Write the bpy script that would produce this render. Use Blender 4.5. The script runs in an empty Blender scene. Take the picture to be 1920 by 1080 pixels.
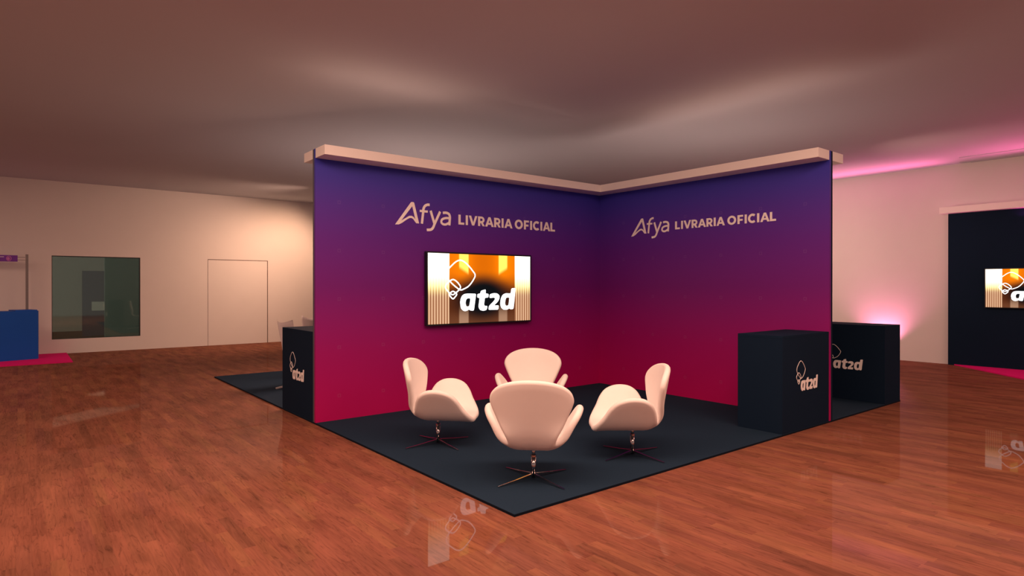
import bpy, bmesh, math, random
from mathutils import Vector
from mathutils.geometry import tessellate_polygon

random.seed(7)
C = bpy.context.scene.collection
R = math.radians

# ---------------------------------------------------------------- measured place (metres)
F_PX = 1156.5
YAW = 0.6747
CAM = (-2.7153, -3.3672, 1.6)
A0, B0 = 6.988, 8.497            # carpeted island
AW, BW, T = 4.805, 3.711, 0.082  # inner corner of the booth, wall thickness
H, FT, FD = 3.103, 0.112, 0.282  # fascia underside, height, projection
CL, CD, CH = 1.09, 0.533, 1.063  # counters
RW, LW, HC = 12.42, 15.02, 4.127
ZF = -0.02                       # room floor; the booth carpet top is z = 0


def at(lat, dep):
    a = YAW
    return (CAM[0] + lat * math.cos(a) + dep * math.sin(a),
            CAM[1] - lat * math.sin(a) + dep * math.cos(a))


# ---------------------------------------------------------------- materials
def mat(name, col, rough=0.5, metal=0.0, spec=0.5, noise=0.0, scale=8.0, bump=0.0):
    m = bpy.data.materials.new(name)
    m.use_nodes = True
    nt = m.node_tree
    b = nt.nodes['Principled BSDF']
    b.inputs['Base Color'].default_value = (*col, 1)
    b.inputs['Roughness'].default_value = rough
    b.inputs['Metallic'].default_value = metal
    b.inputs['Specular IOR Level'].default_value = spec
    tc = nt.nodes.new('ShaderNodeTexCoord')
    n = nt.nodes.new('ShaderNodeTexNoise')
    n.inputs['Scale'].default_value = scale
    nt.links.new(tc.outputs['Object'], n.inputs['Vector'])
    mx = nt.nodes.new('ShaderNodeMix')
    mx.data_type = 'RGBA'
    mx.inputs[6].default_value = (*[c * (1 - noise) for c in col], 1)
    mx.inputs[7].default_value = (*[min(1, c * (1 + noise)) for c in col], 1)
    nt.links.new(n.outputs['Fac'], mx.inputs[0])
    nt.links.new(mx.outputs[2], b.inputs['Base Color'])
    if bump:
        bp = nt.nodes.new('ShaderNodeBump')
        bp.inputs['Strength'].default_value = bump
        bp.inputs['Distance'].default_value = 0.002
        nt.links.new(n.outputs['Fac'], bp.inputs['Height'])
        nt.links.new(bp.outputs['Normal'], b.inputs['Normal'])
    return m


def emit_mat(name, col, s):
    m = bpy.data.materials.new(name)
    m.use_nodes = True
    b = m.node_tree.nodes['Principled BSDF']
    b.inputs['Base Color'].default_value = (0, 0, 0, 1)
    b.inputs['Emission Color'].default_value = (*col, 1)
    b.inputs['Emission Strength'].default_value = s
    return m


def math_node(nt, op, a=None, b=None):
    n = nt.nodes.new('ShaderNodeMath')
    n.operation = op
    for i, v in enumerate((a, b)):
        if v is None:
            continue
        if isinstance(v, (int, float)):
            n.inputs[i].default_value = v
        else:
            nt.links.new(v, n.inputs[i])
    return n.outputs[0]


def print_mat(name, axis):
    """printed gradient (pink at the floor to indigo at the top) with a faint grid of tiny square outlines"""
    m = bpy.data.materials.new(name)
    m.use_nodes = True
    nt = m.node_tree
    b = nt.nodes['Principled BSDF']
    b.inputs['Roughness'].default_value = 0.55
    b.inputs['Specular IOR Level'].default_value = 0.25
    tc = nt.nodes.new('ShaderNodeTexCoord')
    sp = nt.nodes.new('ShaderNodeSeparateXYZ')
    nt.links.new(tc.outputs['Object'], sp.inputs[0])
    z = math_node(nt, 'DIVIDE', sp.outputs['Z'], 3.2)
    r = nt.nodes.new('ShaderNodeValToRGB')
    cr = r.color_ramp
    stops = PRINT_STOPS
    cr.elements[0].position = stops[0][0]
    cr.elements[0].color = (*stops[0][1], 1)
    cr.elements[1].position = stops[-1][0]
    cr.elements[1].color = (*stops[-1][1], 1)
    for p, c in stops[1:-1]:
        e = cr.elements.new(p)
        e.color = (*c, 1)
    nt.links.new(z, r.inputs[0])
    # faint rounded squares every 0.55 m
    u = sp.outputs['X'] if axis == 'X' else sp.outputs['Y']
    cell = 0.58
    fu = math_node(nt, 'ABSOLUTE', math_node(nt, 'SUBTRACT', math_node(nt, 'FRACT', math_node(nt, 'DIVIDE', u, cell)), 0.5))
    fz = math_node(nt, 'ABSOLUTE', math_node(nt, 'SUBTRACT', math_node(nt, 'FRACT', math_node(nt, 'DIVIDE', sp.outputs['Z'], cell)), 0.5))
    mxx = math_node(nt, 'MAXIMUM', fu, fz)
    outer = math_node(nt, 'LESS_THAN', mxx, 0.034)
    inner = math_node(nt, 'GREATER_THAN', mxx, 0.022)
    ring = math_node(nt, 'MULTIPLY', math_node(nt, 'MULTIPLY', outer, inner), 0.09)
    mx = nt.nodes.new('ShaderNodeMix')
    mx.data_type = 'RGBA'
    mx.inputs[7].default_value = (0.5, 0.35, 0.6, 1)
    nt.links.new(ring, mx.inputs[0])
    nt.links.new(r.outputs[0], mx.inputs[6])
    nt.links.new(mx.outputs[2], b.inputs['Base Color'])
    return m


PRINT_STOPS = [(0.0, (0.42, 0.0005, 0.10)), (0.25, (0.30, 0.0012, 0.13)), (0.5, (0.155, 0.008, 0.19)),
               (0.68, (0.115, 0.016, 0.27)), (0.8, (0.085, 0.028, 0.34)), (0.9, (0.055, 0.040, 0.40)), (1.0, (0.03, 0.045, 0.44))]


def floor_mat():
    m = bpy.data.materials.new('oak_strip_floor')
    m.use_nodes = True
    nt = m.node_tree
    b = nt.nodes['Principled BSDF']
    tc = nt.nodes.new('ShaderNodeTexCoord')
    sp = nt.nodes.new('ShaderNodeSeparateXYZ')
    nt.links.new(tc.outputs['Object'], sp.inputs[0])
    wob = nt.nodes.new('ShaderNodeTexNoise')
    wob.inputs['Scale'].default_value = 6.0
    nt.links.new(tc.outputs['Object'], wob.inputs['Vector'])
    wv = math_node(nt, 'MULTIPLY', math_node(nt, 'SUBTRACT', wob.outputs['Fac'], 0.5), 0.05)
    xw = math_node(nt, 'ADD', sp.outputs['X'], math_node(nt, 'MULTIPLY', wv, 0.3))
    row = math_node(nt, 'FLOOR', math_node(nt, 'DIVIDE', xw, 0.078))
    wn = nt.nodes.new('ShaderNodeTexWhiteNoise')
    wn.noise_dimensions = '1D'
    nt.links.new(row, wn.inputs['W'])
    yy = math_node(nt, 'ADD', math_node(nt, 'DIVIDE', sp.outputs['Y'], 0.62), math_node(nt, 'MULTIPLY', wn.outputs['Value'], 13.7))
    cell = math_node(nt, 'FLOOR', yy)
    cb = nt.nodes.new('ShaderNodeCombineXYZ')
    nt.links.new(row, cb.inputs[0])
    nt.links.new(cell, cb.inputs[1])
    w2 = nt.nodes.new('ShaderNodeTexWhiteNoise')
    w2.noise_dimensions = '2D'
    nt.links.new(cb.outputs[0], w2.inputs['Vector'])
    ramp = nt.nodes.new('ShaderNodeValToRGB')
    cr = ramp.color_ramp
    cols = FLOOR_COLS
    cr.elements[0].position = 0
    cr.elements[0].color = (*cols[0], 1)
    cr.elements[1].position = 1
    cr.elements[1].color = (*cols[-1], 1)
    for i, c in enumerate(cols[1:-1]):
        e = cr.elements.new((i + 1) / (len(cols) - 1))
        e.color = (*c, 1)
    nt.links.new(w2.outputs['Value'], ramp.inputs[0])
    # grain stretched along the strips (Y), offset per strip
    mp = nt.nodes.new('ShaderNodeMapping')
    mp.inputs['Scale'].default_value = (26, 1.6, 1)
    off = nt.nodes.new('ShaderNodeVectorMath')
    off.operation = 'ADD'
    nt.links.new(tc.outputs['Object'], off.inputs[0])
    nt.links.new(w2.outputs['Color'], off.inputs[1])
    nt.links.new(off.outputs[0], mp.inputs['Vector'])
    g = nt.nodes.new('ShaderNodeTexNoise')
    g.inputs['Scale'].default_value = 1.6
    g.inputs['Detail'].default_value = 6
    g.inputs['Distortion'].default_value = 1.2
    nt.links.new(mp.outputs[0], g.inputs['Vector'])
    gr = nt.nodes.new('ShaderNodeMapRange')
    gr.inputs['From Min'].default_value = 0.3
    gr.inputs['From Max'].default_value = 0.7
    gr.inputs['To Min'].default_value = 0.84
    gr.inputs['To Max'].default_value = 1.12
    nt.links.new(g.outputs['Fac'], gr.inputs['Value'])
    # broad mottling
    mp2 = nt.nodes.new('ShaderNodeMapping')
    mp2.inputs['Scale'].default_value = (5, 1.5, 1)
    nt.links.new(tc.outputs['Object'], mp2.inputs['Vector'])
    g2 = nt.nodes.new('ShaderNodeTexNoise')
    g2.inputs['Scale'].default_value = 1.0
    g2.inputs['Detail'].default_value = 3
    nt.links.new(mp2.outputs[0], g2.inputs['Vector'])
    gr2 = nt.nodes.new('ShaderNodeMapRange')
    gr2.inputs['From Min'].default_value = 0.25
    gr2.inputs['From Max'].default_value = 0.75
    gr2.inputs['To Min'].default_value = 0.74
    gr2.inputs['To Max'].default_value = 1.24
    nt.links.new(g2.outputs['Fac'], gr2.inputs['Value'])
    # dark veins and knots
    mp3 = nt.nodes.new('ShaderNodeMapping')
    mp3.inputs['Scale'].default_value = (16, 2.2, 1)
    nt.links.new(off.outputs[0], mp3.inputs['Vector'])
    g3 = nt.nodes.new('ShaderNodeTexNoise')
    g3.inputs['Scale'].default_value = 1.3
    g3.inputs['Detail'].default_value = 8
    g3.inputs['Roughness'].default_value = 0.65
    g3.inputs['Distortion'].default_value = 2.5
    nt.links.new(mp3.outputs[0], g3.inputs['Vector'])
    gr3 = nt.nodes.new('ShaderNodeMapRange')
    gr3.inputs['From Min'].default_value = 0.33
    gr3.inputs['From Max'].default_value = 0.47
    gr3.inputs['To Min'].default_value = 0.66
    gr3.inputs['To Max'].default_value = 1.03
    nt.links.new(g3.outputs['Fac'], gr3.inputs['Value'])
    k = math_node(nt, 'MULTIPLY', math_node(nt, 'MULTIPLY', gr.outputs[0], gr2.outputs[0]), gr3.outputs[0])
    vm = nt.nodes.new('ShaderNodeVectorMath')
    vm.operation = 'SCALE'
    nt.links.new(ramp.outputs[0], vm.inputs[0])
    nt.links.new(k, vm.inputs['Scale'])
    nt.links.new(vm.outputs[0], b.inputs['Base Color'])
    b.inputs['Roughness'].default_value = 0.6
    b.inputs['Specular IOR Level'].default_value = 0.0
    gl = nt.nodes.new('ShaderNodeBsdfGlossy')          # thin varnish: weak, sharp reflections
    gl.inputs['Roughness'].default_value = 0.02
    mxs = nt.nodes.new('ShaderNodeMixShader')
    mxs.inputs[0].default_value = 0.055
    nt.links.new(b.outputs[0], mxs.inputs[1])
    nt.links.new(gl.outputs[0], mxs.inputs[2])
    nt.links.new(mxs.outputs[0], nt.nodes['Material Output'].inputs[0])
    return m


FLOOR_COLS = [(0.1552, 0.0619, 0.0389), (0.1982, 0.0775, 0.0474), (0.1801, 0.0658, 0.0422), (0.2164, 0.0912, 0.0507), (0.1891, 0.0716, 0.0449), (0.2051, 0.0775, 0.0484), (0.1709, 0.0649, 0.0449), (0.2346, 0.095, 0.0542)]


def screen_mat():
    m = bpy.data.materials.new('lit_screen')
    m.use_nodes = True
    nt = m.node_tree
    b = nt.nodes['Principled BSDF']
    b.inputs['Base Color'].default_value = (0.005, 0.005, 0.005, 1)
    b.inputs['Roughness'].default_value = 0.3
    b.inputs['Specular IOR Level'].default_value = 0.08
    at_ = nt.nodes.new('ShaderNodeVertexColor')
    at_.layer_name = 'picture'
    nt.links.new(at_.outputs['Color'], b.inputs['Emission Color'])
    b.inputs['Emission Strength'].default_value = 1.0
    return m


def glass_mat():
    m = bpy.data.materials.new('tinted_window_glass')
    m.use_nodes = True
    nt = m.node_tree
    for n in list(nt.nodes):
        nt.nodes.remove(n)
    out = nt.nodes.new('ShaderNodeOutputMaterial')
    tr = nt.nodes.new('ShaderNodeBsdfTransparent')
    tr.inputs['Color'].default_value = (0.60, 0.70, 0.64, 1)
    gl = nt.nodes.new('ShaderNodeBsdfGlossy')
    gl.inputs['Roughness'].default_value = 0.03
    gl.inputs['Color'].default_value = (0.8, 0.95, 0.9, 1)
    df = nt.nodes.new('ShaderNodeBsdfDiffuse')
    df.inputs['Color'].default_value = (0.10, 0.17, 0.16, 1)
    m1 = nt.nodes.new('ShaderNodeMixShader')
    m1.inputs[0].default_value = 0.22
    m2 = nt.nodes.new('ShaderNodeMixShader')
    m2.inputs[0].default_value = 0.09
    nt.links.new(tr.outputs[0], m1.inputs[1])
    nt.links.new(df.outputs[0], m1.inputs[2])
    nt.links.new(m1.outputs[0], m2.inputs[1])
    nt.links.new(gl.outputs[0], m2.inputs[2])
    nt.links.new(m2.outputs[0], out.inputs[0])
    return m


M = dict(
    wall=mat('painted_wall', (0.72, 0.70, 0.68), 0.85, spec=0.2, noise=0.02, scale=3),
    ceiling=mat('ceiling_paint', (0.58, 0.62, 0.68), 0.95, spec=0.05, noise=0.05, scale=0.35),
    white=mat('white_laminate', (0.90, 0.87, 0.84), 0.5, spec=0.3, noise=0.01),
    dark=mat('charcoal_laminate', (0.0065, 0.017, 0.037), 0.8, spec=0.06, noise=0.1, scale=1.2),
    carpet=mat('charcoal_carpet', (0.010, 0.025, 0.047), 0.95, spec=0.1, noise=0.12, scale=60, bump=0.3),
    edge=mat('black_edge', (0.004, 0.008, 0.016), 0.7, spec=0.1),
    greyedge=mat('grey_panel_edge', (0.075, 0.075, 0.10), 0.5, noise=0.05),
    shell=mat('white_upholstery', (0.84, 0.79, 0.76), 0.6, spec=0.3, noise=0.015, scale=20),
    chrome=mat('polished_steel', (0.55, 0.5, 0.5), 0.12, metal=1.0, noise=0.02),
    letter=mat('white_vinyl', (0.93, 0.89, 0.87), 0.5, spec=0.2, noise=0.01),
    tvframe=mat('black_plastic', (0.006, 0.008, 0.012), 0.35, noise=0.1),
    pink=mat('pink_carpet', (0.70, 0.014, 0.19), 0.95, spec=0.05, noise=0.06, scale=40),
    blue=mat('blue_laminate', (0.001, 0.085, 0.46), 0.45, spec=0.3, noise=0.08, scale=2),
    post=mat('grey_metal_post', (0.22, 0.20, 0.20), 0.45, metal=0.3, noise=0.05),
    wire=mat('dark_wire', (0.10, 0.06, 0.05), 0.5, noise=0.05),
    purple=mat('purple_banner_print', (0.16, 0.02, 0.36), 0.5, noise=0.35, scale=6),
    lilac=mat('lilac_print', (0.55, 0.16, 0.5), 0.5, noise=0.1),
    chairgrey=mat('pale_plastic_shell', (0.46, 0.42, 0.42), 0.45, noise=0.02),
    gap=mat('door_gap', (0.10, 0.06, 0.05), 0.9, noise=0.05),
    teal=mat('teal_board', (0.28, 0.38, 0.38), 0.7, noise=0.05),
    navy=mat('navy_board', (0.05, 0.06, 0.14), 0.7, noise=0.25, scale=1.5),
    printX=print_mat('gradient_print_a', 'X'),
    printY=print_mat('gradient_print_b', 'Y'),
    floor=floor_mat(),
    screen=screen_mat(),
    glow=emit_mat('screen_logo_white', (1, 1, 1), 2.2),
    glass=glass_mat(),
)


# ---------------------------------------------------------------- helpers
def link_bm(name, bm, m, parent=None, smooth=False):
    me = bpy.data.meshes.new(name)
    bm.normal_update()
    bm.to_mesh(me)
    bm.free()
    if smooth:
        for p in me.polygons:
            p.use_smooth = True
    me.materials.append(m)
    o = bpy.data.objects.new(name, me)
    C.objects.link(o)
    if parent:
        o.parent = parent
    return o


def box(bm, x0, x1, y0, y1, z0, z1):
    vs = [bm.verts.new(p) for p in ((x0, y0, z0), (x1, y0, z0), (x1, y1, z0), (x0, y1, z0),
                                    (x0, y0, z1), (x1, y0, z1), (x1, y1, z1), (x0, y1, z1))]
    for f in ((0, 3, 2, 1), (4, 5, 6, 7), (0, 1, 5, 4), (1, 2, 6, 5), (2, 3, 7, 6), (3, 0, 4, 7)):
        bm.faces.new([vs[i] for i in f])


def boxes(name, L, m, parent=None, bevel=0.0):
    bm = bmesh.new()
    for b in L:
        box(bm, *b)
    if bevel:
        bmesh.ops.bevel(bm, geom=list(bm.edges), offset=bevel, segments=2, affect='EDGES', profile=0.5)
    return link_bm(name, bm, m, parent)


def prism(name, poly, z0, z1, m, parent=None, bevel=0.0):
    """closed (x, y) outline extruded upwards"""
    bm = bmesh.new()
    lo = [bm.verts.new((x, y, z0)) for x, y in poly]
    hi = [bm.verts.new((x, y, z1)) for x, y in poly]
    n = len(poly)
    bm.faces.new(lo[::-1])
    bm.faces.new(hi)
    for i in range(n):
        bm.faces.new((lo[i], lo[(i + 1) % n], hi[(i + 1) % n], hi[i]))
    bmesh.ops.recalc_face_normals(bm, faces=list(bm.faces))
    if bevel:
        bmesh.ops.bevel(bm, geom=list(bm.edges), offset=bevel, segments=2, affect='EDGES', profile=0.5)
    return link_bm(name, bm, m, parent)


def thing(name, label, cat, loc=(0, 0, 0), rz=0.0, group=None):
    o = bpy.data.objects.new(name, None)
    C.objects.link(o)
    o.location = loc
    o.rotation_euler = (0, 0, rz)
    tag(o, label, cat, group)
    return o


def tag(o, label, cat, group=None):
    o['label'] = label
    o['category'] = cat
    if group:
        o['group'] = group
    return o


def struct(o):
    o['kind'] = 'structure'
    return o


def tube(bm, p0, p1, r0, r1=None, n=16):
    r1 = r0 if r1 is None else r1
    p0, p1 = Vector(p0), Vector(p1)
    d = (p1 - p0).normalized()
    q = d.to_track_quat('Z', 'Y')
    a, b = [], []
    for i in range(n):
        t = 2 * math.pi * i / n
        v = Vector((math.cos(t), math.sin(t), 0))
        a.append(bm.verts.new(p0 + q @ (v * r0)))
        b.append(bm.verts.new(p1 + q @ (v * r1)))
    for i in range(n):
        bm.faces.new((a[i], a[(i + 1) % n], b[(i + 1) % n], b[i]))
    bm.faces.new(a[::-1])
    bm.faces.new(b)


# ---------------------------------------------------------------- lettering (2-D outlines placed on a surface)
def round_corners(poly, r=0.014):
    out = []
    n = len(poly)
    for i in range(n):
        p = Vector(poly[i]); a = Vector(poly[i - 1]); b = Vector(poly[(i + 1) % n])
        da, db = (a - p), (b - p)
        ra = min(r, da.length * 0.4); rb = min(r, db.length * 0.4)
        s = p + da.normalized() * ra
        e = p + db.normalized() * rb
        for t in (0, 0.33, 0.66, 1):
            q = s.lerp(p, t).lerp(p.lerp(e, t), t)
            out.append((q.x, q.y))
    return out


def smooth_closed(pts, k=5):
    n = len(pts)
    out = []
    for i in range(n):
        p0, p1, p2, p3 = (Vector(pts[(i + j) % n]) for j in (-1, 0, 1, 2))
        for s in range(k):
            t = s / k
            q = 0.5 * ((2 * p1) + (p2 - p0) * t + (2 * p0 - 5 * p1 + 4 * p2 - p3) * t * t + (3 * p1 - p0 - 3 * p2 + p3) * t ** 3)
            out.append((q.x, q.y))
    return out


def smooth_open(pts, k=5):
    P = [Vector(p) for p in pts]
    P = [2 * P[0] - P[1]] + P + [2 * P[-1] - P[-2]]
    out = []
    for i in range(1, len(P) - 2):
        p0, p1, p2, p3 = P[i - 1:i + 3]
        for s in range(k):
            t = s / k
            q = 0.5 * ((2 * p1) + (p2 - p0) * t + (2 * p0 - 5 * p1 + 4 * p2 - p3) * t * t + (3 * p1 - p0 - 3 * p2 + p3) * t ** 3)
            out.append((q.x, q.y))
    out.append(tuple(pts[-1]))
    return out


def ribbon(pts, w, closed=False):
    """outline(s) of a stroke of width w along pts -> list of (outer, holes)"""
    n = len(pts)
    P = [Vector(p) for p in pts]
    L, Rr = [], []
    for i in range(n):
        if closed:
            a, b = P[i - 1], P[(i + 1) % n]
            d1 = (P[i] - a).normalized(); d2 = (b - P[i]).normalized()
        else:
            d1 = (P[i] - P[i - 1]).normalized() if i > 0 else (P[1] - P[0]).normalized()
            d2 = (P[i + 1] - P[i]).normalized() if i < n - 1 else d1
        t = (d1 + d2).normalized()
        nn = Vector((-t.y, t.x))
        c = max(0.5, nn.dot(Vector((-d1.y, d1.x))))
        L.append(tuple(P[i] + nn * w / 2 / c))
        Rr.append(tuple(P[i] - nn * w / 2 / c))
    if closed:
        return ('strip', L, Rr, True)
    return ('strip', L, Rr, False)


def add_shape(bm, shape, fn, depth):
    """fn(x, z, d) -> 3-D point, d = distance out of the surface; closed solid"""
    if shape[0] == 'strip':
        _, L, Rr, closed = shape
        n = len(L)
        v = [[bm.verts.new(fn(*p, d)) for p in S] for d in (0, depth) for S in (L, Rr)]
        l0, r0, l1, r1 = v
        for i in range(n if closed else n - 1):
            j = (i + 1) % n
            bm.faces.new((l1[i], l1[j], r1[j], r1[i]))
            bm.faces.new((l0[i], r0[i], r0[j], l0[j]))
            bm.faces.new((l0[i], l0[j], l1[j], l1[i]))
            bm.faces.new((r0[j], r0[i], r1[i], r1[j]))
        if not closed:
            bm.faces.new((l0[0], l1[0], r1[0], r0[0]))
            bm.faces.new((l0[-1], r0[-1], r1[-1], l1[-1]))
    else:
        _, loops = shape
        flat = [p for l in loops for p in l]
        tris = tessellate_polygon([[Vector((x, y, 0)) for x, y in l] for l in loops])
        b0 = [bm.verts.new(fn(*p, 0)) for p in flat]
        b1 = [bm.verts.new(fn(*p, depth)) for p in flat]
        for t in tris:
            try:
                bm.faces.new([b1[i] for i in t])
                bm.faces.new([b0[i] for i in reversed(t)])
            except ValueError:
                pass
        k = 0
        for l in loops:
            n = len(l)
            for i in range(n):
                j = (i + 1) % n
                bm.faces.new((b0[k + i], b0[k + j], b1[k + j], b1[k + i]))
            k += n


def shapes_obj(name, shapes, fn, depth, m, parent):
    bm = bmesh.new()
    for i, s in enumerate(shapes):
        add_shape(bm, s, fn, depth + 0.00025 * (i % 4))
    bmesh.ops.recalc_face_normals(bm, faces=list(bm.faces))
    return link_bm(name, bm, m, parent)


# the "at2d" mark in metres, as it stands on the big screen
BIG = [(1.985, 1.958), (2.048, 1.939), (2.122, 1.886), (2.189, 1.819), (2.234, 1.755), (2.189, 1.672), (2.122, 1.604), (2.055, 1.57), (1.989, 1.553), (1.917, 1.592), (1.852, 1.64), (1.789, 1.699), (1.76, 1.753), (1.782, 1.819), (1.845, 1.88), (1.917, 1.936)]
MID = [(1.867, 1.694), (1.917, 1.674), (1.968, 1.628), (1.989, 1.586), (1.953, 1.543), (1.917, 1.517), (1.867, 1.489), (1.817, 1.508), (1.767, 1.556), (1.746, 1.592), (1.767, 1.634), (1.817, 1.673)]
SML = [(1.867, 1.534), (1.903, 1.519), (1.927, 1.493), (1.902, 1.459), (1.867, 1.433), (1.831, 1.46), (1.81, 1.494), (1.838, 1.522)]
G_a = [[(1.982, 1.385), (1.992, 1.435), (2.018, 1.478), (2.055, 1.498), (2.11, 1.502), (2.249, 1.499), (2.211, 1.264), (2.150, 1.268), (2.13, 1.285), (2.09, 1.262), (2.04, 1.263), (1.996, 1.30)],
       [(2.07, 1.372), (2.080, 1.415), (2.10, 1.437), (2.155, 1.438), (2.136, 1.332), (2.115, 1.323), (2.085, 1.325)]]
G_t = [[(2.33, 1.54), (2.418, 1.56), (2.413, 1.499), (2.468, 1.497), (2.461, 1.442), (2.40, 1.442), (2.385, 1.345), (2.40, 1.325), (2.449, 1.327), (2.43, 1.268), (2.365, 1.257), (2.31, 1.275), (2.29, 1.32), (2.31, 1.443), (2.268, 1.443), (2.272, 1.498), (2.322, 1.499)]]
G_2 = [[(2.486, 1.490), (2.56, 1.506), (2.624, 1.500), (2.662, 1.468), (2.655, 1.415), (2.62, 1.375), (2.56, 1.330), (2.648, 1.330), (2.636, 1.268), (2.462, 1.270), (2.47, 1.322), (2.56, 1.395), (2.583, 1.425), (2.565, 1.443), (2.48, 1.435)]]
G_d = [[(2.877, 1.574), (2.957, 1.578), (2.915, 1.272), (2.855, 1.268), (2.84, 1.285), (2.80, 1.264), (2.73, 1.266), (2.685, 1.30), (2.672, 1.36), (2.684, 1.43), (2.715, 1.48), (2.77, 1.503), (2.865, 1.498)],
       [(2.775, 1.437), (2.841, 1.442), (2.824, 1.33), (2.800, 1.320), (2.768, 1.325), (2.758, 1.36)]]


def mark_shapes(lw):
    S = [ribbon(smooth_closed(p), lw, True) for p in (BIG, MID, SML)]
    for g in (G_a, G_t, G_2, G_d):
        S.append(('poly', [round_corners(l, 0.02) for l in g]))
    return S


# "Afya" wordmark
W_A = [[(1.036, 2.392), (1.262, 2.690), (1.275, 2.698), (1.300, 2.698), (1.312, 2.690), (1.385, 2.426), (1.343, 2.426), (1.322, 2.449), (1.301, 2.476), (1.273, 2.490), (1.245, 2.487), (1.204, 2.466), (1.135, 2.418), (1.088, 2.395)],
       [(1.284, 2.645), (1.331, 2.472), (1.303, 2.505), (1.275, 2.518), (1.238, 2.515), (1.197, 2.49), (1.122, 2.446)]]


def wordmark_shapes():
    S = [('poly', W_A)]
    w = 0.034
    S.append(ribbon(smooth_open([(1.427, 2.426), (1.447, 2.58), (1.453, 2.625), (1.474, 2.662), (1.51, 2.681), (1.545, 2.683)]), w))
    S.append(ribbon([(1.396, 2.592), (1.516, 2.590)], w * 0.85))
    S.append(ribbon([(1.560, 2.607), (1.618, 2.440)], w))
    S.append(ribbon(smooth_open([(1.708, 2.605), (1.625, 2.440), (1.598, 2.385), (1.565, 2.356), (1.502, 2.348)]), w))
    S.append(ribbon(smooth_open([(1.752, 2.592), (1.805, 2.597), (1.848, 2.582), (1.864, 2.547), (1.860, 2.49), (1.855, 2.430)]), w))
    S.append(ribbon(smooth_open([(1.860, 2.527), (1.794, 2.524), (1.742, 2.504), (1.727, 2.467), (1.750, 2.442), (1.794, 2.438), (1.848, 2.462)]), w * 0.9))
    # LIVRARIA OFICIAL, bold capitals
    x, z0, cap = 1.998, 2.452, 0.135
    sw = 0.26
    adv = dict(L=0.86, I=0.46, V=1.09, R=1.0, A=1.10, O=1.26, F=0.90, C=1.06)
    for ch in 'LIVRARIA OFICIAL':
        if ch == ' ':
            x += 0.30 * cap
            continue
        for g in glyph(ch, sw):
            if g[0] == 'strip':
                g = ('strip', [(x + a * cap, z0 + b * cap) for a, b in g[1]], [(x + a * cap, z0 + b * cap) for a, b in g[2]], g[3])
            else:
                g = ('poly', [[(x + a * cap, z0 + b * cap) for a, b in l] for l in g[1]])
            S.append(g)
        x += adv[ch] * cap
    return S


def arc(cx, cy, rx, ry, a0, a1, n=14):
    return [(cx + rx * math.cos(R(a0 + (a1 - a0) * i / n)), cy + ry * math.sin(R(a0 + (a1 - a0) * i / n))) for i in range(n + 1)]


def glyph(ch, s):
    h = s / 2
    P = lambda *l: ('poly', [list(x) for x in l])
    if ch == 'L':
        return [P([(0.04, 0), (0.74, 0), (0.74, 0.22), (0.04 + s, 0.22), (0.04 + s, 1), (0.04, 1)])]
    if ch == 'I':
        return [P([(0.08, 0), (0.08 + s, 0), (0.08 + s, 1), (0.08, 1)])]
    if ch == 'V':
        return [P([(0.0, 1), (0.41, 0), (0.67, 0), (1.07, 1), (0.81, 1), (0.55, 0.30), (0.28, 1)])]
    if ch == 'A':
        return [P([(0.0, 0), (0.42, 1), (0.68, 1), (1.10, 0), (0.83, 0), (0.745, 0.21), (0.35, 0.21), (0.265, 0)],
                  [(0.42, 0.40), (0.68, 0.40), (0.55, 0.74)])]
    if ch == 'F':
        return [P([(0.08, 0), (0.08 + s, 0), (0.08 + s, 0.34), (0.72, 0.34), (0.72, 0.55), (0.08 + s, 0.55), (0.08 + s, 0.79), (0.78, 0.79), (0.78, 1), (0.08, 1)])]
    if ch == 'R':
        bowl = arc(0.50, 0.66, 0.40, 0.34, -72, 90)
        hole = arc(0.50, 0.66, 0.16, 0.13, -90, 90)
        return [P([(0.08, 0), (0.08 + s, 0), (0.08 + s, 0.30), (0.46, 0.30), (0.66, 0), (0.94, 0), (0.70, 0.35)] + bowl[1:] + [(0.08, 1)],
                  [(0.08 + s, 0.53)] + hole + [(0.08 + s, 0.79)])]
    if ch == 'O':
        return [P(arc(0.60, 0.5, 0.56, 0.52, 0, 360, 32)[:-1], arc(0.60, 0.5, 0.30, 0.29, 0, 360, 32)[:-1])]
    if ch == 'C':
        return [ribbon(arc(0.58, 0.5, 0.42, 0.40, 50, 310, 26), 0.25)]
    if ch == 'N':
        return [P([(0.08, 0), (0.3, 0), (0.3, 0.6), (0.8, 0), (1.0, 0), (1.0, 1), (0.78, 1), (0.78, 0.4), (0.28, 1), (0.08, 1)])]
    if ch == 'E':
        return [P([(0.08, 0), (0.8, 0), (0.8, 0.2), (0.32, 0.2), (0.32, 0.42), (0.74, 0.42), (0.74, 0.6), (0.32, 0.6), (0.32, 0.8), (0.8, 0.8), (0.8, 1), (0.08, 1)])]
    return []


# ---------------------------------------------------------------- the room
AX0, BY0 = -12.0, -8.0
struct(boxes('floor', [(AX0, RW, BY0, LW, ZF - 0.1, ZF)], M['floor']))
struct(boxes('ceiling', [(AX0, RW + 0.2, BY0, LW + 0.2, HC, HC + 0.15)], M['ceiling']))
WX0, WX1, WZ0, WZ1 = -2.097, -0.268, 0.328, 2.341
struct(boxes('wall_left', [(AX0, WX0, LW, LW + 0.2, ZF, HC), (WX1, RW + 0.2, LW, LW + 0.2, ZF, HC),
                           (WX0, WX1, LW, LW + 0.2, ZF, WZ0), (WX0, WX1, LW, LW + 0.2, WZ1, HC)], M['wall']))
struct(boxes('wall_right', [(RW, RW + 0.2, BY0, LW, ZF, HC)], M['wall']))
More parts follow.
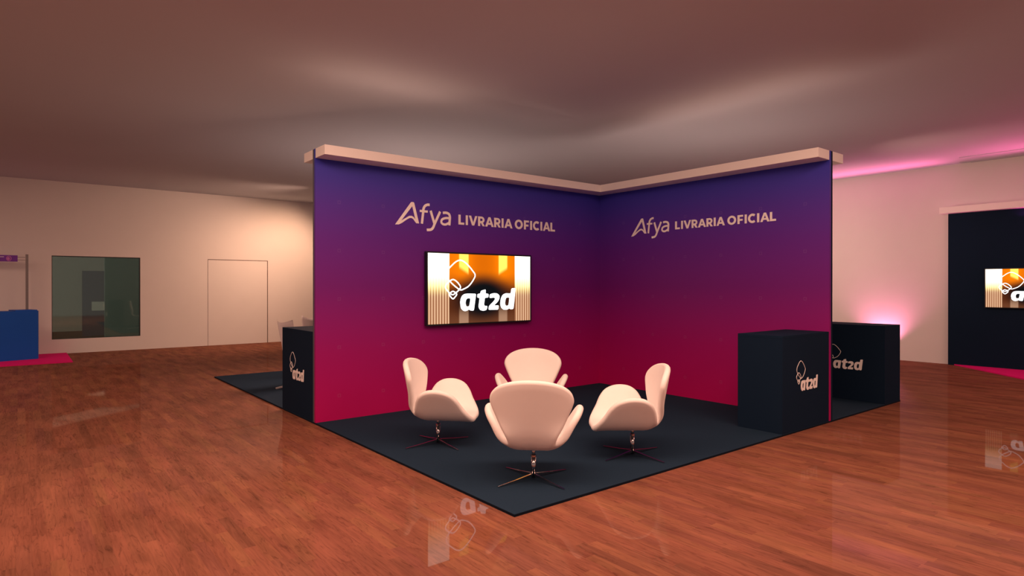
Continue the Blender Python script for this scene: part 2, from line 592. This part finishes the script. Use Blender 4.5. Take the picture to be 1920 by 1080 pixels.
# window
win = struct(boxes('window_1', [(WX0, WX1, LW + 0.01, LW + 0.05, WZ0, WZ0 + 0.012), (WX0, WX1, LW + 0.01, LW + 0.05, WZ1 - 0.02, WZ1),
                                (WX0, WX0 + 0.012, LW + 0.01, LW + 0.05, WZ0, WZ1), (WX1 - 0.02, WX1, LW + 0.01, LW + 0.05, WZ0, WZ1)], M['tvframe']))
boxes('glass_pane', [(WX0, WX1, LW + 0.022, LW + 0.030, WZ0, WZ1)], M['glass'], win)
# room behind the window
IB = 24.0
struct(boxes('floor_back_room', [(-12, 4, LW + 0.2, IB, ZF - 0.1, ZF)], M['floor']))
struct(boxes('wall_back_room', [(-12, 4, IB, IB + 0.1, ZF, HC)], M['wall']))
struct(boxes('ceiling_back_room', [(-12, 4, LW + 0.2, IB, HC, HC + 0.1)], M['ceiling']))
struct(boxes('wall_back_room_side', [(-12.1, -12, LW + 0.2, IB, ZF, HC), (4, 4.1, LW + 0.2, IB, ZF, HC)], M['wall']))
# flush door
dr = struct(boxes('door_1', [(1.336, 2.905, LW - 0.012, LW - 0.0005, ZF, 2.328)], M['wall']))
boxes('door_gap', [(1.336, 2.925, LW - 0.012, LW - 0.0005, 2.328, 2.346), (2.905, 2.925, LW - 0.012, LW - 0.0005, ZF, 2.328)], M['gap'], dr)
# thin slab under the ceiling along the right wall
struct(boxes('trim_1', [(11.67, RW, BY0, 0.60, HC - 0.010, HC)], M['ceiling']))

# ---------------------------------------------------------------- booth island
isl = thing('booth_carpet', 'large charcoal carpet island under the purple exhibition booth', 'carpet', (A0 / 2, B0 / 2, ZF))
boxes('carpet_pile', [(-A0 / 2, A0 / 2, -B0 / 2, B0 / 2, 0.016, 0.020)], M['carpet'], isl)
boxes('edge_trim', [(-A0 / 2, A0 / 2, -B0 / 2, B0 / 2, 0.0, 0.0158)], M['edge'], isl)['label'] = 'black edge strip'

WT = H + FT
# left wall of the booth (runs along +A), carries the screen
w1 = thing('booth_wall', 'left gradient booth wall with white lettering above the big screen', 'booth wall', (0, BW, 0), group=None)
boxes('printed_panel', [(-0.001, AW, 0, T * 0.45, 0, WT)], M['printX'], w1)
boxes('back_panel', [(0, AW, T * 0.45 + 0.0005, T, 0, WT)], M['greyedge'], w1)
shapes_obj('lettering', wordmark_shapes(), lambda x, z, d: (x, -d, z), 0.004, M['letter'], w1)
# right wall of the booth (runs along +B)
w2 = thing('booth_wall', 'right gradient booth wall with white lettering behind the dark counter', 'booth wall', (AW, 0, 0))
boxes('printed_panel', [(0, T * 0.5, -0.001, BW, 0, WT)], M['printY'], w2)
boxes('back_panel', [(T * 0.5 + 0.0005, T, 0, BW, 0, WT)], M['dark'], w2)
shapes_obj('lettering', wordmark_shapes(), lambda x, z, d: (-d, 2.209 - (x - 1.995) * 0.858, 2.435 + (z - 2.452) * 0.87), 0.004, M['letter'], w2)

# fascias: one white L-shaped beam crowning each stand of the island
G = 0.001
f1 = prism('fascia', [(0, BW - G), (0, BW - FD), (AW - FD, BW - FD), (AW - FD, 0), (AW - G, 0), (AW - G, BW - G)], H, H + FT, M['white'], bevel=0.003)
tag(f1, 'long white L-shaped fascia beam crowning the front booth walls', 'fascia', 'white fascia beams on top of the booth walls')
f2 = prism('fascia', [(0, BW + T + G), (0, BW + T + FD), (AW, BW + T + FD), (AW, BW + T + G)], H, H + FT, M['white'], bevel=0.003)
tag(f2, 'white fascia beam whose short end shows behind the left edge of booth', 'fascia', 'white fascia beams on top of the booth walls')
f3 = prism('fascia', [(AW + T + G, 0), (AW + T + FD, 0), (AW + T + FD, BW), (AW + T + G, BW)], H, H + FT, M['white'], bevel=0.003)
tag(f3, 'white fascia beam whose short end shows behind the right edge of booth', 'fascia', 'white fascia beams on top of the booth walls')


# ---------------------------------------------------------------- counters
def counter(label, x0, x1, y0, y1, side, fn):
    cx, cy = (x0 + x1) / 2, (y0 + y1) / 2
    t = thing('reception_counter', label, 'counter', (cx, cy, 0), group='charcoal counters around the booth')
    hx, hy = (x1 - x0) / 2, (y1 - y0) / 2
    boxes('body', [(-hx, hx, -hy, hy, 0, CH - 0.03)], M['dark'], t, 0.002)
    boxes('countertop', [(-hx, hx, -hy, hy, CH - 0.0298, CH)], M['dark'], t, 0.002)
    shapes_obj('logo', mark_shapes(0.013), lambda x, z, d: Vector(fn(x, z, d)) - Vector((cx, cy, 0)), 0.003, M['letter'], t)['label'] = 'white logo on the dark front'
    return t


sx, sz = 0.411, 0.488
zz = lambda z: 0.767 + (z - 1.958) * sz
counter('charcoal counter with white logo standing against the right booth wall', AW - CL, AW - 0.002, 0.003, CD, 'B',
        lambda x, z, d: (4.119 + (x - 1.985) * sx, 0.003 - d, zz(z)))
counter('charcoal counter half hidden behind the left edge of the booth', 0.003, CD, BW + T + 0.002, BW + T + CL, 'A',
        lambda x, z, d: (0.003 - d, 4.490 - (x - 1.985) * sx, zz(z)))
counter('charcoal counter at the carpet corner, right of the booth wall edge', A0 - CD, A0 - 0.003, 0.003, CL, 'A',
        lambda x, z, d: (A0 - CD - d, 0.681 - (x - 1.985) * sx, zz(z)))


# ---------------------------------------------------------------- screens
def lerp(a, b, t):
    return [x + (y - x) * t for x, y in zip(a, b)]


def sstep(a, b, x):
    t = min(1, max(0, (x - a) / (b - a)))
    return t * t * (3 - 2 * t)


def picture(u, v):
    """linear colour of the picture shown on the screen, u right, v up"""
    # middle part
    base = lerp((0.10, 0.022, 0.006), (1.0, 0.20, 0.0), sstep(0.42, 0.78, v))
    side = abs(u - 0.51) / 0.33
    base = lerp(base, (0.9, 0.22, 0.0), 0.35 * sstep(0.6, 1.0, side) * sstep(0.4, 0.9, v))
    if v < 0.25:
        base = lerp(base, (0.16, 0.05, 0.02), sstep(0.25, 0.0, v))
    if v > 0.5:
        base = lerp(base, [c * 0.65 for c in base], (1 - sstep(0.0, 0.8, side)) * 0.6)
    dk = math.hypot((u - 0.51) / 0.27, (v - 0.36) / 0.32)
    base = lerp((0.001, 0.004, 0.006), base, sstep(0.55, 1.35, dk))
    for c in (0.325, 0.71):
        w = sstep(0.05, 0.038, abs(u - c))
        slant = (u - c) * (2.0 if c > 0.5 else -2.0) * 0.5
        glow = sstep(0.73, 0.80, v - slant)
        base = lerp(base, (1.6, 0.95, 0.16), w * glow)
        halo = math.exp(-((u - c) / 0.07) ** 2) * sstep(0.55, 0.85, v)
        base = [a + b * halo * 0.35 for a, b in zip(base, (0.8, 0.25, 0.0))]
        base = lerp(base, (0.50, 0.28, 0.17), w * sstep(0.30, 0.04, v) * 0.8)
    # bright fluted panels
    for lo, hi in ((-0.01, 0.19), (0.835, 1.01)):
        if lo <= u <= hi:
            per = 0.0245
            ph = ((u - (0 if lo < 0.5 else 0.84)) / per) % 1.0
            line = math.exp(-((ph - 0.5) / 0.22) ** 2)
            col = lerp((0.34, 0.12, 0.05), (1.05, 0.66, 0.40), line)
            g = sstep(0.88, 0.45, v)
            warm = lerp((1.5, 1.1, 0.35), col, sstep(0.62, 0.38, v))
            warm = lerp(warm, (1.8, 1.5, 0.8), line * 0.5 * sstep(0.3, 0.6, v))
            base = lerp((2.2, 2.0, 1.7), warm, g)
    return base


def screen_mesh(nx=328, ny=60):
    bm = bmesh.new()
    W, Hh = 1.76, 0.945
    g = [[bm.verts.new((W * (i / nx - 0.5), 0, Hh * (j / ny - 0.5))) for i in range(nx + 1)] for j in range(ny + 1)]
    for j in range(ny):
        for i in range(nx):
            bm.faces.new((g[j][i], g[j][i + 1], g[j + 1][i + 1], g[j + 1][i]))
    me = bpy.data.meshes.new('screen')
    bm.to_mesh(me)
    bm.free()
    ca = me.color_attributes.new('picture', 'FLOAT_COLOR', 'POINT')
    for k, v in enumerate(me.vertices):
        c = picture(v.co.x / W + 0.5, v.co.z / Hh + 0.5)
        ca.data[k].color = (*c, 1)
    me.materials.append(M['screen'])
    return me


def television(label):
    t = thing('television', label, 'television', (0, 0, 0), group='wall screens showing the same picture')
    W, Hh = 1.80, 0.983
    boxes('casing', [(-W / 2, W / 2, -0.020, 0.030, -Hh / 2, Hh / 2)], M['tvframe'], t, 0.003)
    boxes('wall_bracket', [(-0.3, 0.3, 0.030, 0.0495, -0.2, 0.2)], M['tvframe'], t)
    boxes('bezel', [(-W / 2, W / 2, -0.026, -0.0202, Hh / 2 - 0.02, Hh / 2), (-W / 2, W / 2, -0.026, -0.0202, -Hh / 2, -Hh / 2 + 0.02),
                    (-W / 2, -W / 2 + 0.02, -0.026, -0.0202, -Hh / 2 + 0.02, Hh / 2 - 0.02), (W / 2 - 0.02, W / 2, -0.026, -0.0202, -Hh / 2 + 0.02, Hh / 2 - 0.02)], M['tvframe'], t)
    s = bpy.data.objects.new('screen', SCREEN)
    C.objects.link(s)
    s.parent = t
    s.location = (0, -0.021, 0)
    s['label'] = 'lit screen picture of orange light and fluted panels'
    shapes_obj('logo', mark_shapes(0.017), lambda x, z, d: (x - 2.3545, -0.0012 - d, z - 1.571), 0.001, M['glow'], s)['label'] = 'glowing white logo'
    return t


SCREEN = screen_mesh()
tv1 = television('wide black-framed screen on the left booth wall, glowing orange')
tv1.location = (2.3545, BW - 0.05, 1.571)
tv2 = television('black-framed screen on the tall dark wall, cut by right photo edge')
TS = 0.795
tv2.scale = (TS, TS, TS)
tv2.rotation_euler = (0, 0, -math.pi / 2)
tv2.location = (12.33 - 0.0395, 0.340 - 0.9 * TS, 1.566)


# ---------------------------------------------------------------- swan-like lounge chairs
def catmull_outline(half):
    pts = half + [(-x, y) for x, y in half[::-1][1:-1]]
    return pts


def make_shell_mesh():
    # half outline in the unrolled sheet (u sideways, v towards the back)
    half = [(0, -0.375), (0.10, -0.376), (0.19, -0.362), (0.265, -0.330), (0.340, -0.288), (0.425, -0.248), (0.492, -0.195), (0.527, -0.125), (0.537, -0.05),
            (0.523, 0.03), (0.475, 0.090), (0.385, 0.130), (0.305, 0.152), (0.238, 0.166), (0.186, 0.188), (0.172, 0.228), (0.190, 0.290),
            (0.232, 0.370), (0.276, 0.470), (0.306, 0.545), (0.312, 0.585), (0.294, 0.632), (0.246, 0.674), (0.175, 0.703), (0.09, 0.719), (0, 0.724)]
    out = catmull_outline(half)
    out = smooth_closed(out, 4)
    n = len(out)
    c = (0.0, 0.10)
    rings = 12
    seat0 = 0.285

    def bend(u, v):
        s = 1 if u >= 0 else -1
        au = abs(u)
        # sideways profile (arms)
        f0, r, ang = 0.10, 0.20, R(60)
        if au <= f0:
            X, Z = au, 0.0
        elif au <= f0 + r * ang:
            t = (au - f0) / r
            X, Z = f0 + r * math.sin(t), r * (1 - math.cos(t))
        else:
            q = au - f0 - r * ang
            X, Z = f0 + r * math.sin(ang) + q * math.cos(ang), r * (1 - math.cos(ang)) + q * math.sin(ang)
        k = 1 - sstep(0.12, 0.30, v)
        # back profile
        g0, rb, ab = 0.06, 0.18, R(79)
        if v <= g0:
            Y, Zb = v, 0.0
        elif v <= g0 + rb * ab:
            t = (v - g0) / rb
            Y, Zb = g0 + rb * math.sin(t), rb * (1 - math.cos(t))
        else:
            q = v - g0 - rb * ab
            Y, Zb = g0 + rb * math.sin(ab) + q * math.cos(ab), rb * (1 - math.cos(ab)) + q * math.sin(ab)
        if v < -0.22:      # front lip dips a little
            Zb -= 0.35 * (v + 0.22) ** 2 * (1 - sstep(0.1, 0.35, au))
        x = au + (X - au) * k
        z = seat0 + Zb + Z * k
        y = Y - 0.75 * au * au * sstep(0.18, 0.45, v)          # wings of the back wrap forward
        # arms turn in slightly and lean outwards at the front
        return Vector((s * x, -y, z))
    bm = bmesh.new()
    cv = bm.verts.new(bend(*c))
    prev = None
    for i in range(1, rings + 1):
        t = (i / rings)
        ring = [bm.verts.new(bend(c[0] + (p[0] - c[0]) * t, c[1] + (p[1] - c[1]) * t)) for p in out]
        for j in range(n):
            k = (j + 1) % n
            if prev is None:
                bm.faces.new((cv, ring[j], ring[k]))
            else:
                bm.faces.new((prev[j], ring[j], ring[k], prev[k]))
        prev = ring
    bmesh.ops.recalc_face_normals(bm, faces=list(bm.faces))
    bm.normal_update()
    # thicken by hand, with a rounded rim
    th = 0.056
    verts = list(bm.verts)
    pos = [v.co.copy() for v in verts]
    nor = [v.normal.copy() for v in verts]
    # make sure the normals point to the sitter (up at the seat centre)
    sgn = 1 if nor[0].z > 0 else -1
    nor = [x * sgn for x in nor]
    bm.verts.index_update()
    faces = [[v.index for v in f.verts] for f in bm.faces]
    rim = [v.index for v in prev]
    bm.free()
    b2 = bmesh.new()
    up = [b2.verts.new(p + q * th / 2) for p, q in zip(pos, nor)]
    lo = [b2.verts.new(p - q * th / 2) for p, q in zip(pos, nor)]
    for f in faces:
        b2.faces.new([up[i] for i in f])
        b2.faces.new([lo[i] for i in reversed(f)])
    # rim: half-round
    m = len(rim)
    prevring = [up[i] for i in rim]
    steps = 6
    cen = [pos[i] for i in rim]
    outward = []
    for a in range(m):
        tdir = (cen[(a + 1) % m] - cen[a - 1]).normalized()
        o = tdir.cross(nor[rim[a]]).normalized()
        # away from the previous ring
        inner = pos[rim[a] - n]
        if o.dot(cen[a] - inner) < 0:
            o = -o
        outward.append(o)
    for s in range(1, steps + 1):
        ang = math.pi * s / steps
        if s == steps:
            ring = [lo[i] for i in rim]
        else:
            ring = [b2.verts.new(cen[a] + nor[rim[a]] * (th / 2 * math.cos(ang)) + outward[a] * (th / 2 * math.sin(ang) * 0.9)) for a in range(m)]
        for a in range(m):
            k = (a + 1) % m
            b2.faces.new((prevring[a], ring[a], ring[k], prevring[k]))
        prevring = ring
    bmesh.ops.recalc_face_normals(b2, faces=list(b2.faces))
    return b2


def leg_bar(bm, r, w0, w1, h0, h1, z0, z1, rad0=0.018):
    vs = []
    for x, w, h, z in ((rad0, w0, h0, z0), (r * 0.5, (w0 + w1) / 2, (h0 + h1) / 2, (z0 * 0.45 + z1 * 0.55)), (r, w1, h1, z1)):
        vs.append([bm.verts.new((x, sy * w / 2, z + sz_ * h / 2)) for sy, sz_ in ((-1, -1), (1, -1), (1, 1), (-1, 1))])
    for a, b in zip(vs, vs[1:]):
        for i in range(4):
            j = (i + 1) % 4
            bm.faces.new((a[i], a[j], b[j], b[i]))
    bm.faces.new(vs[0][::-1])
    bm.faces.new(vs[-1])
    bmesh.ops.recalc_face_normals(bm, faces=list(bm.faces))


def make_swan(label):
    t = thing('lounge_chair', label, 'chair', group='white lounge chairs in a ring on the carpet')
    link_bm('seat_shell', make_shell_mesh(), M['shell'], t, True)
    bm = bmesh.new()
    tube(bm, (0, 0, 0.012), (0, 0, 0.185), 0.0205)
    tube(bm, (0, 0, 0.185), (0, 0, 0.262), 0.0145)
    bmesh.ops.recalc_face_normals(bm, faces=list(bm.faces))
    p = link_bm('column', bm, M['chrome'], t)
    for f in p.data.polygons:
        f.use_smooth = len(f.vertices) == 4
    bm = bmesh.new()
    tube(bm, (0, 0, 0.183), (0, 0, 0.196), 0.024)
    link_bm('collar', bm, M['chrome'], t)
    for k in range(4):
        bm = bmesh.new()
        leg_bar(bm, 0.372, 0.016, 0.010, 0.020, 0.007, 0.034, 0.0055)
        l = link_bm('leg', bm, M['chrome'], t)
        l.rotation_euler = (0, 0, R(45 + 90 * k))
    return t


def copy_tree(o, parent=None):
    c = o.copy()
    C.objects.link(c)
    c.parent = parent
    for ch in list(o.children):
        copy_tree(ch, c)
    return c


spots = [((0.634, 0.532), 45, 'white lounge chair nearest the camera, its back turned to us'),
         ((0.628, 2.02), -45, 'left white lounge chair in the ring, seen from the side facing right'),
         ((1.846, 0.50), 141, 'right white lounge chair in the ring, seen from the side facing left'),
         ((1.875, 2.01), 226, 'white lounge chair farthest back in the ring, facing the camera')]
proto = make_swan(spots[0][2])
for i, ((x, y), fa, lab) in enumerate(spots):
    o = proto if i == 0 else copy_tree(proto)
    o.location = (x, y, 0)
    o.rotation_euler = (0, 0, R(fa - 90))
    o['label'] = lab
    for ch in o.children:            # the star bases all stand square to the booth
        if ch.name.startswith('leg'):
            ch.rotation_euler.z += R({141: -6, 226: -1}.get(fa, 0))


# ---------------------------------------------------------------- shell chairs in the stand behind
def make_shell_chair(label):
    t = thing('shell_chair', label, 'chair', group='pale shell chairs behind the left counter')
    bm = bmesh.new()
    nu, nv = 16, 22
    grid = []
    for j in range(nv + 1):
        s = j / nv            # 0 seat front .. 1 back top
        L = s * 1.02
        if L < 0.40:
            y, z = 0.20 - L, 0.49 - 0.02 * math.sin(L / 0.4 * math.pi)
        elif L < 0.40 + 0.12 * R(78):
            a = (L - 0.40) / 0.12
            y, z = -0.20 - 0.12 * math.sin(a), 0.49 + 0.12 * (1 - math.cos(a))
        else:
            q = L - 0.40 - 0.12 * R(78)
            a = R(78)
            y, z = -0.20 - 0.12 * math.sin(a) - q * math.cos(a), 0.49 + 0.12 * (1 - math.cos(a)) + q * math.sin(a)
        w = 0.23 - 0.08 * math.exp(-((s - 0.50) / 0.13) ** 2) - 0.03 * (1 - sstep(0, 0.12, s))
        row = []
        for i in range(nu + 1):
            u = (i / nu * 2 - 1)
            back = sstep(0.45, 0.7, s)
            zz_ = z + 0.05 * back * (u * u) * sstep(0.85, 1.0, s)
            row.append(bm.verts.new((u * w, y + 0.07 * back * u * u, zz_ + 0.02 * (1 - back) * u * u)))
        grid.append(row)
    for j in range(nv):
        for i in range(nu):
            bm.faces.new((grid[j][i], grid[j][i + 1], grid[j + 1][i + 1], grid[j + 1][i]))
    bmesh.ops.solidify(bm, geom=list(bm.faces), thickness=0.014)
    bmesh.ops.recalc_face_normals(bm, faces=list(bm.faces))
    link_bm('seat_shell', bm, M['chairgrey'], t, True)
    bm = bmesh.new()
    tube(bm, (0, 0, 0.03), (0, 0, 0.475), 0.022)
    bmesh.ops.recalc_face_normals(bm, faces=list(bm.faces))
    link_bm('column', bm, M['chairgrey'], t)
    for k in range(4):
        bm = bmesh.new()
        leg_bar(bm, 0.49, 0.05, 0.034, 0.035, 0.02, 0.06, 0.0105)
        l = link_bm('leg', bm, M['chairgrey'], t)
        l.rotation_euler = (0, 0, R(90 * k))
    return t


sc1 = make_shell_chair('pale shell chair above the left counter, nearer the door line')
sc1.location = (0.90, 6.55, 0)
sc1.rotation_euler = (0, 0, R(-78))
sc2 = copy_tree(sc1)
sc2['label'] = 'pale shell chair above the counter, half hidden by the booth wall edge'
sc2.location = (1.63, 7.70, 0)
sc2.rotation_euler = (0, 0, R(-40))

# ---------------------------------------------------------------- far left: blue counter, posts, banner
pc = thing('pink_carpet', 'pink carpet under the blue counter beside the left wall', 'carpet', (-3.9, 13.88, ZF))
boxes('carpet_pile', [(-2.1, 2.087, -1.11, 1.12, 0, 0.02)], M['pink'], pc)


def rounded_rect(w, d, r, n=6):
    out = []
    for cx, cy, a in ((w / 2 - r, d / 2 - r, 0), (-w / 2 + r, d / 2 - r, 90), (-w / 2 + r, -d / 2 + r, 180), (w / 2 - r, -d / 2 + r, 270)):
        for i in range(n + 1):
            t = R(a + 90 * i / n)
            out.append((cx + r * math.cos(t), cy + r * math.sin(t)))
    return out


bc = thing('reception_counter', 'royal blue counter on pink carpet, cut by the left photo edge', 'counter', (-3.15, 13.93, 0), R(14))
prism('body', rounded_rect(1.5, 0.55, 0.07), 0, 1.035, M['blue'], bc)
prism('countertop', rounded_rect(1.5, 0.55, 0.07), 1.0355, 1.062, M['blue'], bc)
boxes('raised_shelf', [(0.33, 0.72, -0.25, 0.25, 1.0625, 1.085)], M['blue'], bc)

ps = thing('banner_post', 'grey metal post standing behind the blue counter', 'post', (-2.565, 14.62, 0))
boxes('upright', [(-0.026, 0.026, -0.026, 0.026, 0.012, 2.335)], M['post'], ps)
boxes('foot_plate', [(-0.12, 0.12, -0.12, 0.12, 0, 0.012)], M['post'], ps)
bn = thing('hanging_banner', 'small purple banner with white lettering strung from the grey post', 'banner', (-3.232, 14.62, 2.236))
bx = boxes('banner_panel', [(-0.5, 0.5, -0.006, 0.006, -0.072, 0.072)], M['purple'], bn)
S = []
x = 0.5 - 0.74
for ch in 'ORANCE':
    adv = dict(O=1.26, R=1.0, A=1.1, N=1.12, C=1.06, E=0.9)[ch]
    for g in glyph(ch, 0.24):
        k = 0.046
        if g[0] == 'strip':
            g = ('strip', [(x + a * k, -0.030 + b * k) for a, b in g[1]], [(x + a * k, -0.030 + b * k) for a, b in g[2]], g[3])
        else:
            g = ('poly', [[(x + a * k, -0.030 + b * k) for a, b in l] for l in g[1]])
        S.append(g)
    x += adv * 0.046
S.append(('poly', [[(0.0, 0.026), (0.26, 0.026), (0.26, 0.037), (0.0, 0.037)]]))
shapes_obj('lettering', S, lambda a, b, d: (a, -0.0062 - d, b), 0.002, M['letter'], bn)
S = [ribbon(arc(0.345, -0.002, 0.042, 0.052, 0, 360, 28)[:-1], 0.012, True),
     ('poly', [arc(0.338, -0.006, 0.026, 0.036, 0, 360, 20)[:-1]])]
shapes_obj('emblem', S, lambda a, b, d: (a, -0.0062 - d, b), 0.002, M['lilac'], bn)['label'] = 'round lilac emblem'
bm = bmesh.new()
tube(bm, (0.5, 0, 0.030), (0.636, 0, 0.030), 0.004, n=8)
tube(bm, (0.5, 0, -0.032), (0.636, 0, -0.032), 0.004, n=8)
bmesh.ops.recalc_face_normals(bm, faces=list(bm.faces))
link_bm('tie_wire', bm, M['wire'], bn)

# ---------------------------------------------------------------- far right: dark stand
st = thing('booth_wall', 'tall dark navy stand wall against the right hall wall', 'booth wall', (12.33, -1.9, 0))
boxes('panel', [(0, 0.07, -2.87, 2.87, ZF, H)], M['dark'], st)
fx = boxes('fascia', [(12.175, 12.40, -4.9, 1.085, H, H + 0.13)], M['white'], None, 0.003)
tag(fx, 'white fascia beam on top of the far dark stand wall, pink light beneath', 'fascia', 'white fascia beams on top of the booth walls')
pr = prism('pink_carpet', [(12.325, 0.86), (9.9, -1.56), (9.9, -4.7), (12.325, -4.7)], ZF, 0, M['pink'])
tag(pr, 'pink carpet in front of the far dark stand at right', 'carpet')

# things seen dimly through the window
o = boxes('display_board', [(-1.10, -0.40, 21.0, 21.1, ZF, 2.11)], M['navy'])
tag(o, 'dark blue board seen dimly through the tinted window', 'board')
o = boxes('partition_screen', [(-0.765, 2.6, 18.0, 18.1, ZF, 3.6)], M['teal'])
tag(o, 'wide teal partition seen dimly through the tinted window, right half', 'partition')
o = boxes('storage_box', [(-0.88, -0.40, 20.3, 20.6, 0.83, 1.11), (-0.50, -0.42, 20.4, 20.5, ZF, 0.83)], M['white'])
tag(o, 'small white box on a post, seen dimly through the tinted window', 'box')


# ---------------------------------------------------------------- lights
def area(name, loc, rot, sx_, sy_, e, col=(1, 0.62, 0.45), spread=180):
    l = bpy.data.lights.new(name, 'AREA')
    l.shape = 'RECTANGLE'
    l.size, l.size_y = sx_, sy_
    l.energy = e
    l.color = col
    l.spread = R(spread)
    o = bpy.data.objects.new(name, l)
    C.objects.link(o)
    o.location = loc
    o.rotation_euler = rot
    return o


def spot(name, loc, target, e, col, size=90, blend=1.0, rad=0.1):
    l = bpy.data.lights.new(name, 'SPOT')
    l.energy = e
    l.color = col
    l.spot_size = R(size)
    l.spot_blend = blend
    l.shadow_soft_size = rad
    o = bpy.data.objects.new(name, l)
    C.objects.link(o)
    o.location = loc
    o.rotation_euler = (Vector(target) - Vector(loc)).to_track_quat('-Z', 'Y').to_euler()
    return o


WARM = (1.0, 0.57, 0.41)
# unseen area lights under the ceiling, kept out of view over the aisle
for lat in (-3.2, 0.0, 3.2):
    x, y = at(lat, 4.15)
    area('unseen_ceiling_light', (x, y, HC - 0.02), (0, 0, -YAW), 3.0, 1.7, 150, WARM)
for lat in (-5.0, 0.0, 5.0):
    x, y = at(lat, 0.0)
    area('unseen_ceiling_light', (x, y, HC - 0.02), (0, 0, -YAW), 2.2, 1.0, 120, WARM)
area('unseen_ceiling_light', (*at(-10.0, 9.0), HC - 0.02), (0, 0, -YAW), 3.0, 2.0, 110, WARM)  # added beyond the left of the view to brighten the floor
area('unseen_ceiling_light', (*at(9.3, 6.5), HC - 0.02), (0, 0, -YAW), 2.4, 2.0, 110, WARM)  # unseen counterpart added beyond the right of the view
# wall washers standing behind the booth
spot('wall_washer_light', (3.9, 13.1, 3.9), (3.0, LW, 1.6), 360, (1.0, 0.55, 0.34), 112, 1.0, 0.2)
spot('wall_washer_light', (3.4, 11.9, 3.8), (-0.4, LW, 0.9), 390, (1.0, 0.56, 0.38), 112, 1.0, 0.2)
spot('wall_washer_light', (9.6, 3.6, 2.6), (RW, 3.2, 2.2), 165, (1.0, 0.63, 0.48), 150, 1.0, 0.25)
# hidden fill lights added behind the booth for the far floor and fascia
area('hidden_fill_light', (2.6, 6.6, 2.95), (0, 0.5, 0.6), 1.8, 1.8, 150, WARM)
area('hidden_fill_light', (7.6, 3.2, 2.95), (0, -0.2, 0), 1.2, 1.2, 60, WARM)
spot('hidden_fill_light', (8.0, 1.9, 2.98), (12.2, -1.2, 3.1), 150, WARM, 80, 1.0, 0.1)
# unseen strips added on the fascia tops to put streaks on the ceiling
for (x, y, sx_, sy_, e) in ((0.9, BW - 0.14, 1.8, 0.12, 1.9), (AW - 0.14, 1.3, 0.12, 2.6, 2.6)):
    area('ceiling_streak_light', (x, y, H + FT + 0.01), (math.pi, 0, 0), sx_, sy_, e, WARM, 130)
area('hidden_ceiling_fill', (3.2, 7.1, 1.4), (math.pi, 0, 0), 2.4, 2.4, 44, (1.0, 0.66, 0.54))  # up-facing lights added out of sight behind the booth walls to lift the ceiling
area('hidden_ceiling_fill', (6.1, 2.4, 1.4), (math.pi, 0, 0), 1.4, 2.0, 30, (1.0, 0.66, 0.54))
# pink LED lines of the right wall
PINK = (1.0, 0.13, 0.33)
area('pink_cove_light', (RW - 0.25, 5.25, HC - 0.72), (0, math.pi - 0.62, 0), 0.05, 8.6, 46, PINK, 96)
area('pink_cove_light', (12.15, -2.4, H + 0.16), (0, math.pi - 0.95, 0), 0.04, 5.4, 34, PINK, 100)
area('pink_fascia_light', (12.25, -2.4, H - 0.16), (math.pi, 0, 0), 0.05, 4.4, 6, (1, 0.08, 0.5))
spot('pink_uplight', (RW - 0.22, 2.20, 0.15), (RW, 2.2, 1.7), 170, (1.0, 0.22, 0.44), 105, 1.0, 0.05)
# unseen lamp added to brighten the room behind the window
spot('back_room_fill', (-6.0, 15.7, 3.7), (-0.5, 20.0, 1.0), 800, (1.0, 0.80, 0.68), 170, 1.0, 0.3)

w = bpy.data.worlds.new('World')
bpy.context.scene.world = w
w.use_nodes = True
bg = w.node_tree.nodes['Background']
bg.inputs[0].default_value = (1.0, 0.66, 0.58, 1)
bg.inputs[1].default_value = 0.31

# ---------------------------------------------------------------- camera
cam = bpy.data.cameras.new('camera')
cam.sensor_width = 36
cam.lens = F_PX / 1920 * 36
cam.clip_end = 200
co = bpy.data.objects.new('camera', cam)
C.objects.link(co)
co.location = CAM
co.rotation_euler = (math.pi / 2 - 0.0025, 0, -YAW)
sc = bpy.context.scene
sc.camera = co
sc.view_settings.view_transform = 'Standard'
sc.view_settings.look = 'None'
sc.view_settings.gamma = 1
sc.view_settings.exposure = 0.0
